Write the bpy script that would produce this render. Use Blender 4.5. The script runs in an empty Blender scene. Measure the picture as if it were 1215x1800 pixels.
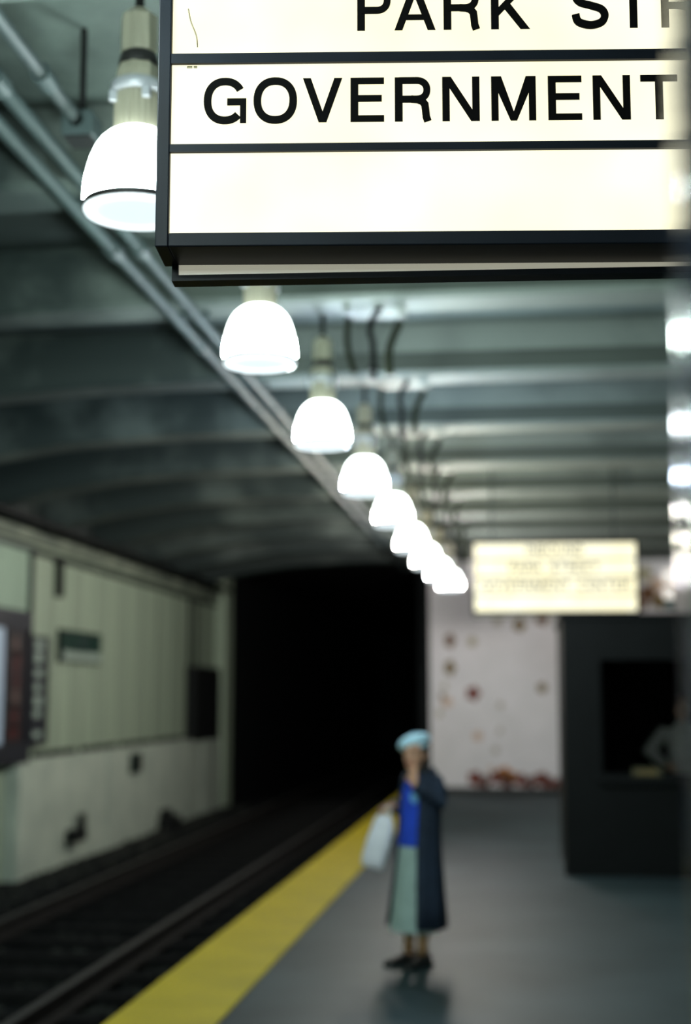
import bpy, bmesh, math, random
from mathutils import Vector, Matrix
random.seed(7)
R = math.radians
scene = bpy.context.scene
C = scene.collection

# ------------------------------------------------------------------ camera, world, exposure
cam_d = bpy.data.cameras.new('camera')
cam_d.sensor_fit = 'VERTICAL'; cam_d.sensor_height = 36.0; cam_d.sensor_width = 24.3; cam_d.lens = 50.0
cam_d.clip_start = 0.05; cam_d.clip_end = 200
cam_d.dof.use_dof = True; cam_d.dof.focus_distance = 3.2; cam_d.dof.aperture_fstop = 1.5
cam = bpy.data.objects.new('camera', cam_d); C.objects.link(cam)
cam.location = (0, 0, 1.75); cam.rotation_euler = (R(90 + 7.41), 0, R(7.05))
scene.camera = cam
w = bpy.data.worlds.new('world'); scene.world = w; w.use_nodes = True
w.node_tree.nodes['Background'].inputs[0].default_value = (.25, .5, .55, 1)
w.node_tree.nodes['Background'].inputs[1].default_value = .01
vs = scene.view_settings
vs.view_transform = 'Standard'; vs.look = 'None'; vs.exposure = 0.0; vs.gamma = 1.0; vs.use_curve_mapping = False
LAMP_STRENGTH = 430.0     # lower band of the lamp glass
LAMP_COLOR = (.90, 1.0, .95)

# ------------------------------------------------------------------ materials
def mat(name, col, rough=.6, var=.15, scale=4.0, bump=0.0, bscale=40.0, metal=0.0, spec=.5, col2=None, detail=5.0, stretch=None):
    m = bpy.data.materials.new(name); m.use_nodes = True
    nt = m.node_tree; b = nt.nodes['Principled BSDF']
    b.inputs['Roughness'].default_value = rough; b.inputs['Metallic'].default_value = metal
    b.inputs['Specular IOR Level'].default_value = spec
    tc = nt.nodes.new('ShaderNodeTexCoord'); src = tc.outputs['Object']
    if stretch:
        mp = nt.nodes.new('ShaderNodeMapping'); mp.inputs['Scale'].default_value = stretch
        nt.links.new(src, mp.inputs[0]); src = mp.outputs[0]
    n = nt.nodes.new('ShaderNodeTexNoise'); n.inputs['Scale'].default_value = scale; n.inputs['Detail'].default_value = detail
    nt.links.new(src, n.inputs['Vector'])
    r = nt.nodes.new('ShaderNodeValToRGB'); nt.links.new(n.outputs['Fac'], r.inputs[0])
    c2 = col2 or tuple(c * (1 - var * 2) for c in col)
    r.color_ramp.elements[0].position = .32; r.color_ramp.elements[1].position = .68
    r.color_ramp.elements[0].color = (*c2, 1); r.color_ramp.elements[1].color = (*col, 1)
    nt.links.new(r.outputs[0], b.inputs['Base Color'])
    if bump:
        n2 = nt.nodes.new('ShaderNodeTexNoise'); n2.inputs['Scale'].default_value = bscale; n2.inputs['Detail'].default_value = 4
        nt.links.new(tc.outputs['Object'], n2.inputs['Vector'])
        bp = nt.nodes.new('ShaderNodeBump'); bp.inputs['Strength'].default_value = bump; bp.inputs['Distance'].default_value = .02
        nt.links.new(n2.outputs['Fac'], bp.inputs['Height']); nt.links.new(bp.outputs[0], b.inputs['Normal'])
    return m

def emit(name, col, s, rough=.3):
    m = bpy.data.materials.new(name); m.use_nodes = True
    b = m.node_tree.nodes['Principled BSDF']
    b.inputs['Base Color'].default_value = (.7, .7, .7, 1); b.inputs['Roughness'].default_value = rough
    b.inputs['Emission Color'].default_value = (*col, 1); b.inputs['Emission Strength'].default_value = s
    return m

def soot_and_falloff(name, clean, dimmed_soot):
    """paint that grows sootier toward the track in ragged patches, with the fall-off of lamplight painted in"""
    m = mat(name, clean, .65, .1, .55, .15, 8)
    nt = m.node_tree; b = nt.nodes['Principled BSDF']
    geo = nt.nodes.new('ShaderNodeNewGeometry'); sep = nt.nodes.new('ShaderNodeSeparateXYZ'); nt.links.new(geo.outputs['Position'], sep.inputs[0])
    mr = nt.nodes.new('ShaderNodeMapRange'); mr.inputs['From Min'].default_value = -.5; mr.inputs['From Max'].default_value = -3.0  # colour darkens toward the track, imitating lamplight falling off
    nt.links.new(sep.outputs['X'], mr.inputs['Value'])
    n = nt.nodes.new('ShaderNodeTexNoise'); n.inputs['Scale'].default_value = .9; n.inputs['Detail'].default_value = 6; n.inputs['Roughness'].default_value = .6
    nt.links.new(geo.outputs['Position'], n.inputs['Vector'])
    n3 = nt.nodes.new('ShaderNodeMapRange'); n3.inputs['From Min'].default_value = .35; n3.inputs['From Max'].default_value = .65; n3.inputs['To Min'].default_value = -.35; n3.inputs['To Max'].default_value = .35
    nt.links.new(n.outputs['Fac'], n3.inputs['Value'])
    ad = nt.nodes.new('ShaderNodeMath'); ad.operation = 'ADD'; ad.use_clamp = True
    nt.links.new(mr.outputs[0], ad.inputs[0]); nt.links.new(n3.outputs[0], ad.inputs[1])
    mx = nt.nodes.new('ShaderNodeMix'); mx.data_type = 'RGBA'; mx.inputs['A'].default_value = (*clean, 1); mx.inputs['B'].default_value = (*dimmed_soot, 1)
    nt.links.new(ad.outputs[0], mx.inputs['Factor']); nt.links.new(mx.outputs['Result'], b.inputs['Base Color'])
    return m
M = {}
M['floor'] = mat('platform_concrete', (.048, .073, .079), .58, .16, .9, .08, 30, col2=(.028, .045, .048), spec=.10)
M['yellow'] = mat('yellow_tile', (.60, .46, .010), .65, .16, 2.2, .5, 110, col2=(.46, .36, .012), spec=.2)
M['slab_side'] = mat('slab_edge', (.06, .06, .06), .8)
M['bed'] = mat('track_bed', (.020, .022, .023), 1, .2, 3, .5, 30, spec=0)
M['stone'] = mat('ballast_stone', (.045, .047, .042), 1, .25, 9, spec=0)
M['rail'] = mat('rail_steel', (.022, .02, .018), .6, .2, 6)
M['rust'] = mat('rail_rust', (.010, .009, .008), .9, .2, 6, spec=.1)
M['tie'] = mat('sleeper_wood', (.016, .016, .016), 1, .2, 8, spec=0)
M['ceil'] = soot_and_falloff('ceiling_paint', (.112, .142, .128), (.008, .0145, .0135))
M['beam'] = soot_and_falloff('beam_paint', (.155, .185, .166), (.010, .019, .0175))
M['beam_band'] = mat('beam_band_dark', (.044, .058, .048), .7, .15, 2, stretch=(.5, 2, 2))
M['wall'] = mat('left_wall_paint', (.35, .42, .31), .6, .1, 1.6, .1, 12, col2=(.16, .205, .15), stretch=(1, 2.2, .12))
M['cornice'] = mat('cornice_mottled_paint', (.20, .23, .17), .7, .1, 2.5, col2=(.05, .065, .05), stretch=(1, .6, 1))  # mottled, in a darker variety of the wall colour
M['dado'] = mat('dado_concrete', (.39, .44, .365), .7, .1, 2.2, .15, 18, col2=(.29, .335, .28))
M['wall_plain'] = mat('plain_wall_paint', (.32, .34, .30), .7, .15, 1.2)
M['lightless'] = mat('tunnel_darkness', (.010, .012, .013), .95, .2, 2, spec=.1)  # darkness of the unlit tunnel put into the lining colour
M['mural'] = mat('mural_white', (.74, .72, .75), .55, .05, 2.5, .05, 20, col2=(.66, .65, .67))
M['base'] = mat('dark_base', (.006, .006, .005), .6)
M['pipe'] = mat('conduit_paint', (.030, .044, .044), .6, .12, 3, spec=.15)
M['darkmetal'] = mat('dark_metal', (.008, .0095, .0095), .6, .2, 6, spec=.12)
M['green_cable'] = mat('olive_cable', (.016, .020, .011), .7, spec=.1)
M['bluebox'] = mat('blue_box', (.03, .09, .17), .5)
M['frame'] = mat('sign_frame_black', (.0035, .0055, .0095), .45, .2, 5, spec=.12)
M['rail_cream'] = emit('cream_strip_glow', (1, .96, .75), .30)
M['ink'] = mat('black_lettering', (.002, .002, .002), .8, spec=.03)
M['crack'] = mat('crack_line', (.12, .10, .05), .8)
M['housing'] = mat('ballast_housing', (.34, .33, .25), .5, .12, 6, stretch=(6, 6, .6))
M['silver'] = mat('clip_metal', (.45, .48, .52), .4, .08, 6, metal=.2)
M['black'] = mat('black_gasket', (.01, .01, .01), .6)
M['bell'] = emit('lamp_glass_glow', LAMP_COLOR, 14.0)
M['bell_low'] = emit('lamp_glass_bright_glow', LAMP_COLOR, LAMP_STRENGTH)
M['lens'] = emit('lamp_lens_glow', (.76, .90, 1.0), 1.1, .5)
M['rimglass'] = emit('lamp_rim_glow', (.85, .97, 1), 1.6, .1)
M['navy'] = mat('navy_gloss_paint', (.006, .013, .030), .10, .1, 3, spec=1.0)
M['booth'] = mat('booth_dark_paint', (.002, .0032, .0032), .55, .2, 3, spec=.15)
M['booth_in'] = mat('booth_interior', (.003, .003, .003), .9, spec=.1)
M['brass'] = mat('dull_yellow_plate', (.045, .042, .012), .5, .2, 14)
M['greensign'] = mat('green_sign', (.0035, .026, .017), .5, .1, 5, spec=.2)
M['white_print'] = mat('white_print', (.26, .33, .28), .6)
M['poster_blue'] = mat('poster_pale_blue', (.36, .45, .58), .5, .06, 3)
M['poster_dark'] = mat('poster_dark', (.008, .006, .008), .5, spec=.2)
M['poster_red'] = mat('poster_red_print', (.055, .008, .007), .5, .3, 9, spec=.2)
M['poster_grey'] = mat('poster_grey_print', (.10, .06, .05), .5, .3, 9, spec=.2)
M['case_navy'] = mat('case_navy', (.010, .012, .018), .5, spec=.2)
M['case_panel'] = mat('case_panel_green', (.22, .31, .23), .6, .08, 2)
M['cabinet'] = mat('dark_cabinet', (.006, .007, .007), .6, spec=.2)
def glass():
    m = bpy.data.materials.new('booth_glass'); m.use_nodes = True
    b = m.node_tree.nodes['Principled BSDF']
    b.inputs['Transmission Weight'].default_value = 1; b.inputs['Roughness'].default_value = .02
    b.inputs['IOR'].default_value = 1.05; b.inputs['Base Color'].default_value = (.7, .74, .72, 1)
    return m
M['glass'] = glass()
for k, c in dict(brown=(.17, .075, .02), olive=(.19, .13, .03), red=(.19, .03, .012), orange=(.55, .19, .03), peach=(.66, .47, .36), faint=(.48, .45, .40), sand=(.46, .42, .28), darkred=(.10, .018, .012)).items():
    M['bl_' + k] = mat('blossom_' + k, c, .6, .12, 12)
M['skin'] = mat('skin', (.55, .30, .20), .55, .05, 12)
M['skin2'] = mat('tan_stocking', (.40, .23, .11), .6, .05, 12)
M['hat'] = mat('pale_blue_felt', (.50, .78, .95), .9, .06, 30, .2, 90)
M['coat'] = mat('dark_navy_coat', (.014, .026, .052), .75, .2, 14, .2, 90, spec=.3)
M['sweater'] = mat('royal_blue_knit', (.010, .065, .62), .85, .15, 22, .3, 110)
M['patch'] = mat('light_blue_patch', (.22, .55, .95), .8)
M['skirt'] = mat('pale_teal_skirt', (.33, .45, .43), .85, .12, 9, .1, 70)
M['shoe'] = mat('black_shoe', (.008, .009, .010), .45)
M['hair'] = mat('dark_hair', (.02, .016, .013), .6, .3, 60)
M['hair2'] = mat('auburn_hair', (.10, .03, .02), .6, .3, 60)
M['bag'] = mat('white_plastic_bag', (.76, .78, .88), .35, .08, 9, .3, 14)
M['eye'] = mat('eye_dark', (.03, .02, .02), .3)
M['eyewhite'] = mat('eye_white', (.55, .52, .48), .3, .03)
M['lip'] = mat('lips', (.38, .10, .09), .5)
M['shirt'] = mat('pale_shirt', (.52, .47, .47), .8, .08, 8)
M['trouser'] = mat('dark_trousers', (.02, .02, .025), .8)
M['paleb'] = emit('pale_box_glow', (1, .93, .84), .75)
M['teal'] = mat('teal_box_base', (.05, .16, .17), .5)

# ------------------------------------------------------------------ mesh helpers
def link(name, me, m, parent=None, smooth=False):
    o = bpy.data.objects.new(name, me); C.objects.link(o)
    if m is not None and not me.materials: me.materials.append(m)
    if parent: o.parent = parent
    if smooth:
        for p in me.polygons: p.use_smooth = True
    return o
class MB:
    def __init__(s): s.v = []; s.f = []
    def add(s, vs_, fs):
        n = len(s.v); s.v += [tuple(p) for p in vs_]; s.f += [tuple(n + i for i in f) for f in fs]; return s
    def box(s, x0, x1, y0, y1, z0, z1):
        return s.add([(x, y, z) for x in (x0, x1) for y in (y0, y1) for z in (z0, z1)],
                     [(0, 1, 3, 2), (4, 6, 7, 5), (0, 4, 5, 1), (2, 3, 7, 6), (0, 2, 6, 4), (1, 5, 7, 3)])
    def loft(s, rings, closed=True, cap=True):
        n = len(rings[0]); vs_ = [p for r in rings for p in r]; fs = []
        for i in range(len(rings) - 1):
            for j in range(n if closed else n - 1):
                k = (j + 1) % n
                fs.append((i * n + j, i * n + k, (i + 1) * n + k, (i + 1) * n + j))
        if cap and closed:
            fs.append(tuple(range(n))[::-1]); fs.append(tuple((len(rings) - 1) * n + j for j in range(n)))
        return s.add(vs_, fs)
    def lathe(s, prof, n=24, c=(0, 0), cap=True):
        return s.loft([[(c[0] + r * math.cos(2 * math.pi * j / n), c[1] + r * math.sin(2 * math.pi * j / n), z) for j in range(n)] for r, z in prof], True, cap)
    def tube(s, path, rad, n=10, flat=1.0):
        P = [Vector(p) for p in path]; rr = rad if isinstance(rad, (list, tuple)) else [rad] * len(P)
        t0 = (P[1] - P[0]).normalized(); a = Vector((0, 0, 1)) if abs(t0.z) < .9 else Vector((1, 0, 0))
        u = t0.cross(a).normalized(); rings = []
        for i, p in enumerate(P):
            t = (P[min(i + 1, len(P) - 1)] - P[max(i - 1, 0)]).normalized()
            u = (u - t * u.dot(t)).normalized(); v = t.cross(u)
            rings.append([tuple(p + (u * math.cos(2 * math.pi * j / n) + v * math.sin(2 * math.pi * j / n) * flat) * rr[i]) for j in range(n)])
        return s.loft(rings)
    def ell(s, c, r, nu=16, nv=10, rot=None):
        rings = []
        for i in range(nv + 1):
            t = -math.pi / 2 + math.pi * (i if 0 < i < nv else (.08 if i == 0 else nv - .08)) / nv
            rings.append([(r[0] * math.cos(t) * math.cos(2 * math.pi * j / nu), r[1] * math.cos(t) * math.sin(2 * math.pi * j / nu), r[2] * math.sin(t)) for j in range(nu)])
        rot = rot or Matrix.Identity(3)
        return s.loft([[tuple(Vector(c) + rot @ Vector(p)) for p in r_] for r_ in rings])
    def mesh(s, name='m', fix=True):
        me = bpy.data.meshes.new(name); me.from_pydata(s.v, [], s.f)
        if fix:
            bm = bmesh.new(); bm.from_mesh(me); bmesh.ops.recalc_face_normals(bm, faces=bm.faces); bm.to_mesh(me); bm.free()
        me.update(); return me
    def obj(s, name, m, parent=None, smooth=False, bevel=0):
        o = link(name, s.mesh(name), m, parent, smooth)
        if bevel:
            b = o.modifiers.new('bevel', 'BEVEL'); b.width = bevel; b.segments = 2; b.limit_method = 'ANGLE'
        return o
def spline(pts, k=6):
    P = [Vector(p) for p in pts]; out = []
    for i in range(len(P) - 1):
        a, b, c, d = P[max(i - 1, 0)], P[i], P[i + 1], P[min(i + 2, len(P) - 1)]
        for j in range(k):
            t = j / k
            out.append(.5 * ((2 * b) + (c - a) * t + (2 * a - 5 * b + 4 * c - d) * t * t + (3 * b - a - 3 * c + d) * t ** 3))
    out.append(P[-1]); return out
def thing(name, label, cat, loc=(0, 0, 0), rz=0, group=None):
    o = bpy.data.objects.new(name, None); C.objects.link(o); o.empty_display_size = .1
    o.location = loc; o.rotation_euler = (0, 0, rz); tag(o, label, cat, group); return o
def tag(o, label, cat, group=None):
    o['label'] = label; o['category'] = cat
    if group: o['group'] = group
    return o
def struct(o, label, cat):
    o['kind'] = 'structure'; o['label'] = label; o['category'] = cat; return o
def copy_tree(o, parent=None):
    c = o.copy(); C.objects.link(c)
    if parent: c.parent = parent
    for ch in list(o.children): copy_tree(ch, c)
    return c

# ------------------------------------------------------------------ setting
FX = -2.27
floor = MB().box(FX, 6.2, -6, 27.0, -.45, 0).obj('floor', M['floor'], None, bevel=.01)
struct(floor, 'dark grey worn concrete platform floor beside the track', 'floor')
tile_me = MB().box(0, .60, 0, 1.19, 0, .012).mesh('edge_tile')
for i in range(27):
    t = link('edge_tile', tile_me, M['yellow'], floor, False); t.location = (FX + .01, -5.0 + i * 1.2, 0)
    t['label'] = 'yellow tactile platform edge tile'
bed = MB().box(-6.4, FX, -6, 60, -.6, -.40).obj('trackbed', M['bed'])
struct(bed, 'dark sunken ballast bed under the rails', 'track bed')
tie_me = MB().box(-5.15, -2.75, -.11, .11, -.42, -.315).mesh('sleeper')
for i in range(34):
    o = link('sleeper', tie_me, M['tie'], bed); o.location = (0, 5 + i * .72, 0)
for rx in (-3.05, -4.50):
    m = MB(); prof = [(-.07, -.315), (.07, -.315), (.07, -.30), (.012, -.285), (.012, -.20), (.036, -.19), (.036, -.16), (-.036, -.16), (-.036, -.19), (-.012, -.20), (-.012, -.285), (-.07, -.30)]
    m.loft([[(rx + a, y, b) for a, b in prof] for y in (-6, 60)])
    r = m.obj('rail', M['rust'], bed)
    MB().box(rx - .03, rx + .03, -6, 60, -.16, -.157).obj('rail_head', M['rail'], r)
m = MB()
for i in range(5200):
    y = 6 + 22 * random.random() ** 1.5; x = random.uniform(-5.9, FX - .02)
    s = random.uniform(.02, .045)
    pts = []
    for dx, dy, dz in ((1, 0, 0), (0, 1, 0), (-1, 0, 0), (0, -1, 0), (0, 0, 1), (0, 0, -1)):
        k = s * random.uniform(.7, 1.3); pts.append((x + dx * k, y + dy * k, -.395 + dz * k * .8 + s * .2))
    m.add(pts, [(0, 1, 4), (1, 2, 4), (2, 3, 4), (3, 0, 4), (1, 0, 5), (2, 1, 5), (3, 2, 5), (0, 3, 5)])
ball = link('ballast', m.mesh('ballast', False), M['stone'], bed); ball['kind'] = 'stuff'

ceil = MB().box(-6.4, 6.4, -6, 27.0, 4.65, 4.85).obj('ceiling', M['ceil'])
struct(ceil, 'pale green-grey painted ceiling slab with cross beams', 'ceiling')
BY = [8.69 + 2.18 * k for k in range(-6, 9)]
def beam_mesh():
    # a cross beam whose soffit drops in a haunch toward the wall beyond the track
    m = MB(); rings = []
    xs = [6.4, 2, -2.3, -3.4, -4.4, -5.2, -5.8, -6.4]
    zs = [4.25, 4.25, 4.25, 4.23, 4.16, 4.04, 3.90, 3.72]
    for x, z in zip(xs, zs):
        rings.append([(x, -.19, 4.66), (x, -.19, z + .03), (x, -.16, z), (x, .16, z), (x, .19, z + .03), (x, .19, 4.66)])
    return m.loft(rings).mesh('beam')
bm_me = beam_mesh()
band_me = MB().box(-2.3, 6.38, -.198, -.185, 4.285, 4.43).mesh('beam_dark_band')  # darker band along the lower part of each beam's front face
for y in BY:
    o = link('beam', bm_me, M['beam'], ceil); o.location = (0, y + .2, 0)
    link('beam_dark_band', band_me, M['beam_band'], o)

wl = MB().box(-6.4, -6.1, -6, 28.6, -.6, 4.65).obj('wall_left', M['wall'])
struct(wl, 'pale cream-green painted wall across the track', 'wall')
pan_me = MB().box(-6.1, -6.06, .012, 1.088, 1.03, 3.50).mesh('wall_panel')
for i in range(13):
    o = link('wall_panel', pan_me, M['wall'], wl, False); o.location = (random.uniform(-.008, .008), 14.2 + i * 1.1, 0)
for (a, b) in ((16.45, 20.05), (20.10, 23.4), (23.45, 26.2), (26.25, 28.5)):
    MB().box(-6.12, -5.92 + random.uniform(-.015, .015), a, b, -.42, 1.0).obj('dado_block', M['dado'], wl, bevel=.015)
for i in range(18):     # short dark pieces standing in for the shadow gap along the ledge joint
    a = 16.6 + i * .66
    MB().box(-6.06, -6.0, a, a + (.5 if i % 3 else .3), 1.0, 1.07).obj('ledge_shadow', M['darkmetal'], wl)
MB().box(-6.1, -6.085, -6, 28.55, 3.80, 4.65).obj('upper_wall', M['ceil'], wl)  # dark facing: shadow above the cornice painted in, mottled with grime
MB().box(-6.1, -5.98, -6, 28.5, 3.66, 3.80).obj('cornice', M['cornice'], wl, bevel=.02)
MB().box(-6.1, -6.03, -6, 28.5, 3.53, 3.60).obj('cornice_conduit', M['darkmetal'], wl)
MB().box(-6.12, -5.86, 27.9, 28.6, -.42, 4.3).obj('pilaster', M['wall'], wl, bevel=.02)
MB().box(-6.12, -5.98, 18.0, 18.12, 3.05, 3.55).obj('conduit_drop', M['darkmetal'], wl)
for y in (25.6, 26.1):
    MB().tube([(-6.04, y, 2.3), (-6.04, y, 3.6)], .03, 8).obj('wall_conduit', M['darkmetal'], wl, True)

wf = MB().box(-1.72, 6.2, 26.8, 27.1, -.45, 4.66).obj('wall_far', M['mural'])
struct(wf, 'white end wall painted with scattered brown and orange blossoms', 'wall')
struct(MB().box(-1.72, 6.2, 26.74, 26.8, 0, .10).obj('baseboard_far', M['base']), 'dark baseboard along the painted end wall', 'baseboard')
struct(MB().box(6.2, 6.4, -6, 27.1, -.45, 4.66).obj('wall_right', M['wall_plain']), 'plain grey wall on the far side of the platform', 'wall')
struct(MB().box(-6.4, 6.4, -6.2, -6, -.6, 4.66).obj('wall_back', M['wall_plain']), 'plain grey wall behind the viewer', 'wall')
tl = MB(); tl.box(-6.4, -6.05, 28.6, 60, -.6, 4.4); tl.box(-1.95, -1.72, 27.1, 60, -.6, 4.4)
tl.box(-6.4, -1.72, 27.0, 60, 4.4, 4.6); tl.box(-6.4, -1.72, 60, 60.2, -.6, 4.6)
struct(tl.obj('wall_tunnel', M['lightless']), 'soot black tunnel lining beyond the platform end', 'tunnel')

def blossom(x, z, r, m, petals=5, sx=1.0):
    n = petals * 6; pts = []
    for j in range(n):
        a = 2 * math.pi * j / n; rr = r * (.72 + .28 * abs(math.cos(petals * a / 2)))
        pts.append((x + sx * rr * math.cos(a), z + rr * math.sin(a)))
    mb = MB(); mb.loft([[(a, 26.802, b) for a, b in pts], [(a, 26.794, b) for a, b in pts]])
    o = mb.obj('painted_blossom', M['bl_' + m], wf)
    c = MB().loft([[(x + r * .25 * math.cos(2 * math.pi * j / 10), yy, z + r * .25 * math.sin(2 * math.pi * j / 10)) for j in range(10)] for yy in (26.795, 26.790)])
    c.obj('blossom_centre', M['bl_darkred' if m in ('brown', 'red') else 'bl_brown'] if m not in ('peach', 'faint', 'sand') else M['bl_sand'], o)
k = 26.8 / 26
for x, z, r, m_, sx in [(-1.302, 2.768, .15, 'brown', .7), (-.899, 2.745, .10, 'sand', .9), (-1.306, 2.274, .16, 'olive', .7), (-.89, 1.813, .15, 'red', .95),
                        (-1.363, 1.66, .11, 'peach', 1), (-1.45, 1.76, .08, 'olive', .6), (-1.40, 1.95, .07, 'sand', .7), (-1.5, 1.45, .08, 'sand', .7),
                        (.345, 1.914, .11, 'olive', .9), (-.044, 3.039, .13, 'olive', 1), (.367, 3.17, .16, 'brown', .9), (-.432, 3.113, .11, 'faint', 1),
                        (-.817, 1.051, .10, 'peach', 1), (-.40, 1.6, .08, 'faint', .8), (-.42, 1.15, .07, 'faint', .8), (-.5, .8, .07, 'faint', 1)]:
    blossom(x * k, 1.75 + (z - 1.75) * k, r, m_, 5, sx)
for x, z, r, m_ in [(-.9, .26, .15, 'red'), (-.72, .2, .12, 'darkred'), (-.50, .28, .14, 'red'), (-.36, .36, .13, 'orange'), (-.22, .30, .11, 'orange'), (-.3, .2, .13, 'darkred'),
                    (-.06, .24, .13, 'red'), (.12, .2, .12, 'darkred'), (.32, .25, .15, 'red'), (.45, .2, .12, 'red'), (.6, .18, .10, 'darkred'), (-.60, .42, .06, 'peach')]:
    blossom(x, z, r, m_)
for x, z, r, m_ in [(2.2, 3.95, .17, 'sand'), (2.42, 3.75, .15, 'peach'), (2.25, 3.6, .16, 'brown'), (2.45, 3.45, .15, 'olive'), (2.15, 3.4, .12, 'brown')]:
    blossom(x * k, 1.75 + (z - 1.75) * k, r, m_)

# ------------------------------------------------------------------ lamps
def make_lamp():
    t = thing('pendant_lamp', '-', 'lamp', group='row of glowing bell lamps')
    # origin = rim of the bell
    prof = [(.075, .322), (.092, .319), (.116, .304), (.140, .280), (.161, .247), (.178, .205), (.190, .16), (.1965, .125)]
    b = MB().lathe(prof, 32, cap=False).obj('bell_shade', M['bell'], t, True)
    MB().lathe([(.1965, .125), (.201, .09), (.204, .05), (.205, .012)], 32, cap=False).obj('lower_glass', M['bell_low'], t, True)
    MB().lathe([(.206, .016), (.209, .006), (.207, -.012), (.199, -.012), (.199, .016), (.206, .016)], 32, cap=False).obj('rim_band', M['black'], t, True)
    MB().lathe([(.200, -.002), (.203, -.012), (.196, -.026), (.182, -.030), (.178, -.018), (.2, -.002)], 32, cap=False).obj('glass_lip', M['rimglass'], t, True)
    MB().lathe([(.185, -.014), (.14, -.022), (.08, -.028), (.02, -.03)], 32).obj('bottom_lens', M['lens'], t, True)
    m = MB(); rings = []
    n = 48
    for z in (.300, .315, .44, .452):
        rr = .082 if .30 < z < .45 else .078
        rings.append([((rr - (.004 if j % 2 else 0)) * math.cos(2 * math.pi * j / n), (rr - (.004 if j % 2 else 0)) * math.sin(2 * math.pi * j / n), z) for j in range(n)])
    m.loft(rings).obj('ballast_neck', M['housing'], t)
    MB().lathe([(.088, .452), (.096, .458), (.096, .488), (.085, .495)], 28).obj('collar_flange', M['silver'], t, True)
    for a in (.6, 2.2, 3.75, 5.3):
        x, y = .088 * math.cos(a), .088 * math.sin(a)
        MB().box(x - .014, x + .014, y - .012, y + .012, .415, .455).obj('clip', M['silver'], t, bevel=.004)
    MB().lathe([(.082, .495), (.080, .53), (.069, .555)], 8).obj('tapered_housing', M['housing'], t)
    MB().lathe([(.070, .556), (.072, .562), (.062, .598), (.058, .602)], 24).obj('gasket', M['black'], t, True)
    MB().lathe([(.062, .602), (.066, .61), (.064, .735), (.03, .765)], 8).obj('upper_housing', M['housing'], t)
    MB().tube([(0, 0, .70), (0, 0, 1.235)], .016, 10).obj('stem', M['darkmetal'], t, True)
    MB().lathe([(.05, 1.205), (.055, 1.225), (.055, 1.245)], 16).obj('ceiling_canopy', M['darkmetal'], t, True)
    for ch in t.children:
        if ch.name.split('.')[0] in ('bell_shade', 'lower_glass', 'rim_band', 'glass_lip', 'bottom_lens'): ch.scale = (.88, .88, .84)
        elif ch.name.split('.')[0] not in ('stem', 'ceiling_canopy'): ch.location.z = -.05
    return t
ZB = 3.405
LY = [4.56, 6.80, 9.12, 11.34, 13.5, 15.95, 18.05, 20.05, 21.9]
LX = [-1.285, -1.27, -1.28, -1.245, -1.21, -1.22, -1.19, -1.14, -1.08]
# discharge lamps of different age burn in slightly different whites
TINT = [(.84, 1.0, .97), (.80, 1.0, .94), (.84, .97, 1.0), (.72, .90, 1.12), (.98, .97, .88), (1.03, .98, .82), (1.03, .97, .84), (1.02, .96, .92), (1.03, .96, .94), (.82, 1.0, .95)]
lamp = make_lamp()
ords = ['next to the lit sign edge', 'second after the big sign', 'third after the big sign', 'fourth after the big sign', 'fifth after the big sign', 'sixth after the big sign', 'seventh after the big sign', 'last but one before the end wall', 'last before the end wall']
pos = list(zip(LX, LY)) + [(-1.34, 2.3), (-1.35, .1), (-1.36, -2.1), (-1.37, -4.3)]
for i, (x, y) in enumerate(pos):
    o = lamp if i == 0 else copy_tree(lamp)
    o.location = (x, y, ZB); 
    gm = emit('lamp_glass_bright_glow', TINT[min(i, 9)], LAMP_STRENGTH)
    for ch in o.children:
        if ch.name.startswith('lower_glass'): ch.material_slots[0].link = 'OBJECT'; ch.material_slots[0].material = gm
    o['label'] = 'glowing white bell lamp on ribbed neck, ' + ords[i] if i < 9 else 'glowing white bell lamp hanging behind the viewer over the platform'

# ------------------------------------------------------------------ conduits and cable drops
def pipe(x, y0, y1, z, r, label):
    t = thing('conduit_pipe', label, 'pipe', (x, y0, z), group='ceiling conduits over the platform edge')
    MB().tube([(0, 0, 0), (0, (y1 - y0) / 2, 0), (0, y1 - y0, 0)], r, 12).obj('pipe_run', M['pipe'], t, True)
    for y in BY:
        if y0 < y + .2 < y1:
            MB().box(-r - .03, r + .03, y + .2 - y0 - .03, y + .2 - y0 + .03, r * .6, r + .02).obj('strap', M['pipe'], t)
            MB().lathe([(r * 1.35, -.06), (r * 1.35, .06)], 12).obj('coupling', M['pipe'], t).matrix_local = Matrix.Translation((0, y + .9 - y0, 0)) @ Matrix.Rotation(R(90), 4, 'X')
    return t
pipe(-1.86, -5.9, 5.635, 4.205, .032, 'short grey conduit ending in a box above the nearest bell lamp')
pipe(-2.06, -5.9, 26.7, 4.20, .036, 'long grey ceiling conduit beside the bell lamps')
pipe(-2.21, -5.9, 26.7, 4.20, .036, 'long grey ceiling conduit farther over the track')
jb = thing('junction_box', 'small grey junction box at the end of the short conduit', 'junction box', (-1.86, 5.72, 4.20))
MB().box(-.07, .07, -.08, .08, -.06, .05).obj('box_body', M['pipe'], jb, bevel=.01); MB().box(-.06, .06, -.07, .07, -.068, -.06).obj('box_cover', M['darkmetal'], jb)
MB().tube([(0, .0, .04), (0, 0, .45)], .015, 8).obj('box_stem', M['darkmetal'], jb)
# pipes along the haunch near the left wall
t = thing('wall_pipe', 'dark pipe running high along the wall across the track', 'pipe', (-5.7, 8, 3.83))
MB().tube([(0, 0, 0), (0, 19.5, 0)], .05, 10).obj('pipe_run', M['darkmetal'], t, True)
for i in range(9): MB().box(-.4, .02, 1 + i * 2.18 - .02, 1 + i * 2.18 + .02, -.02, .02).obj('bracket', M['darkmetal'], t)

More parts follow.
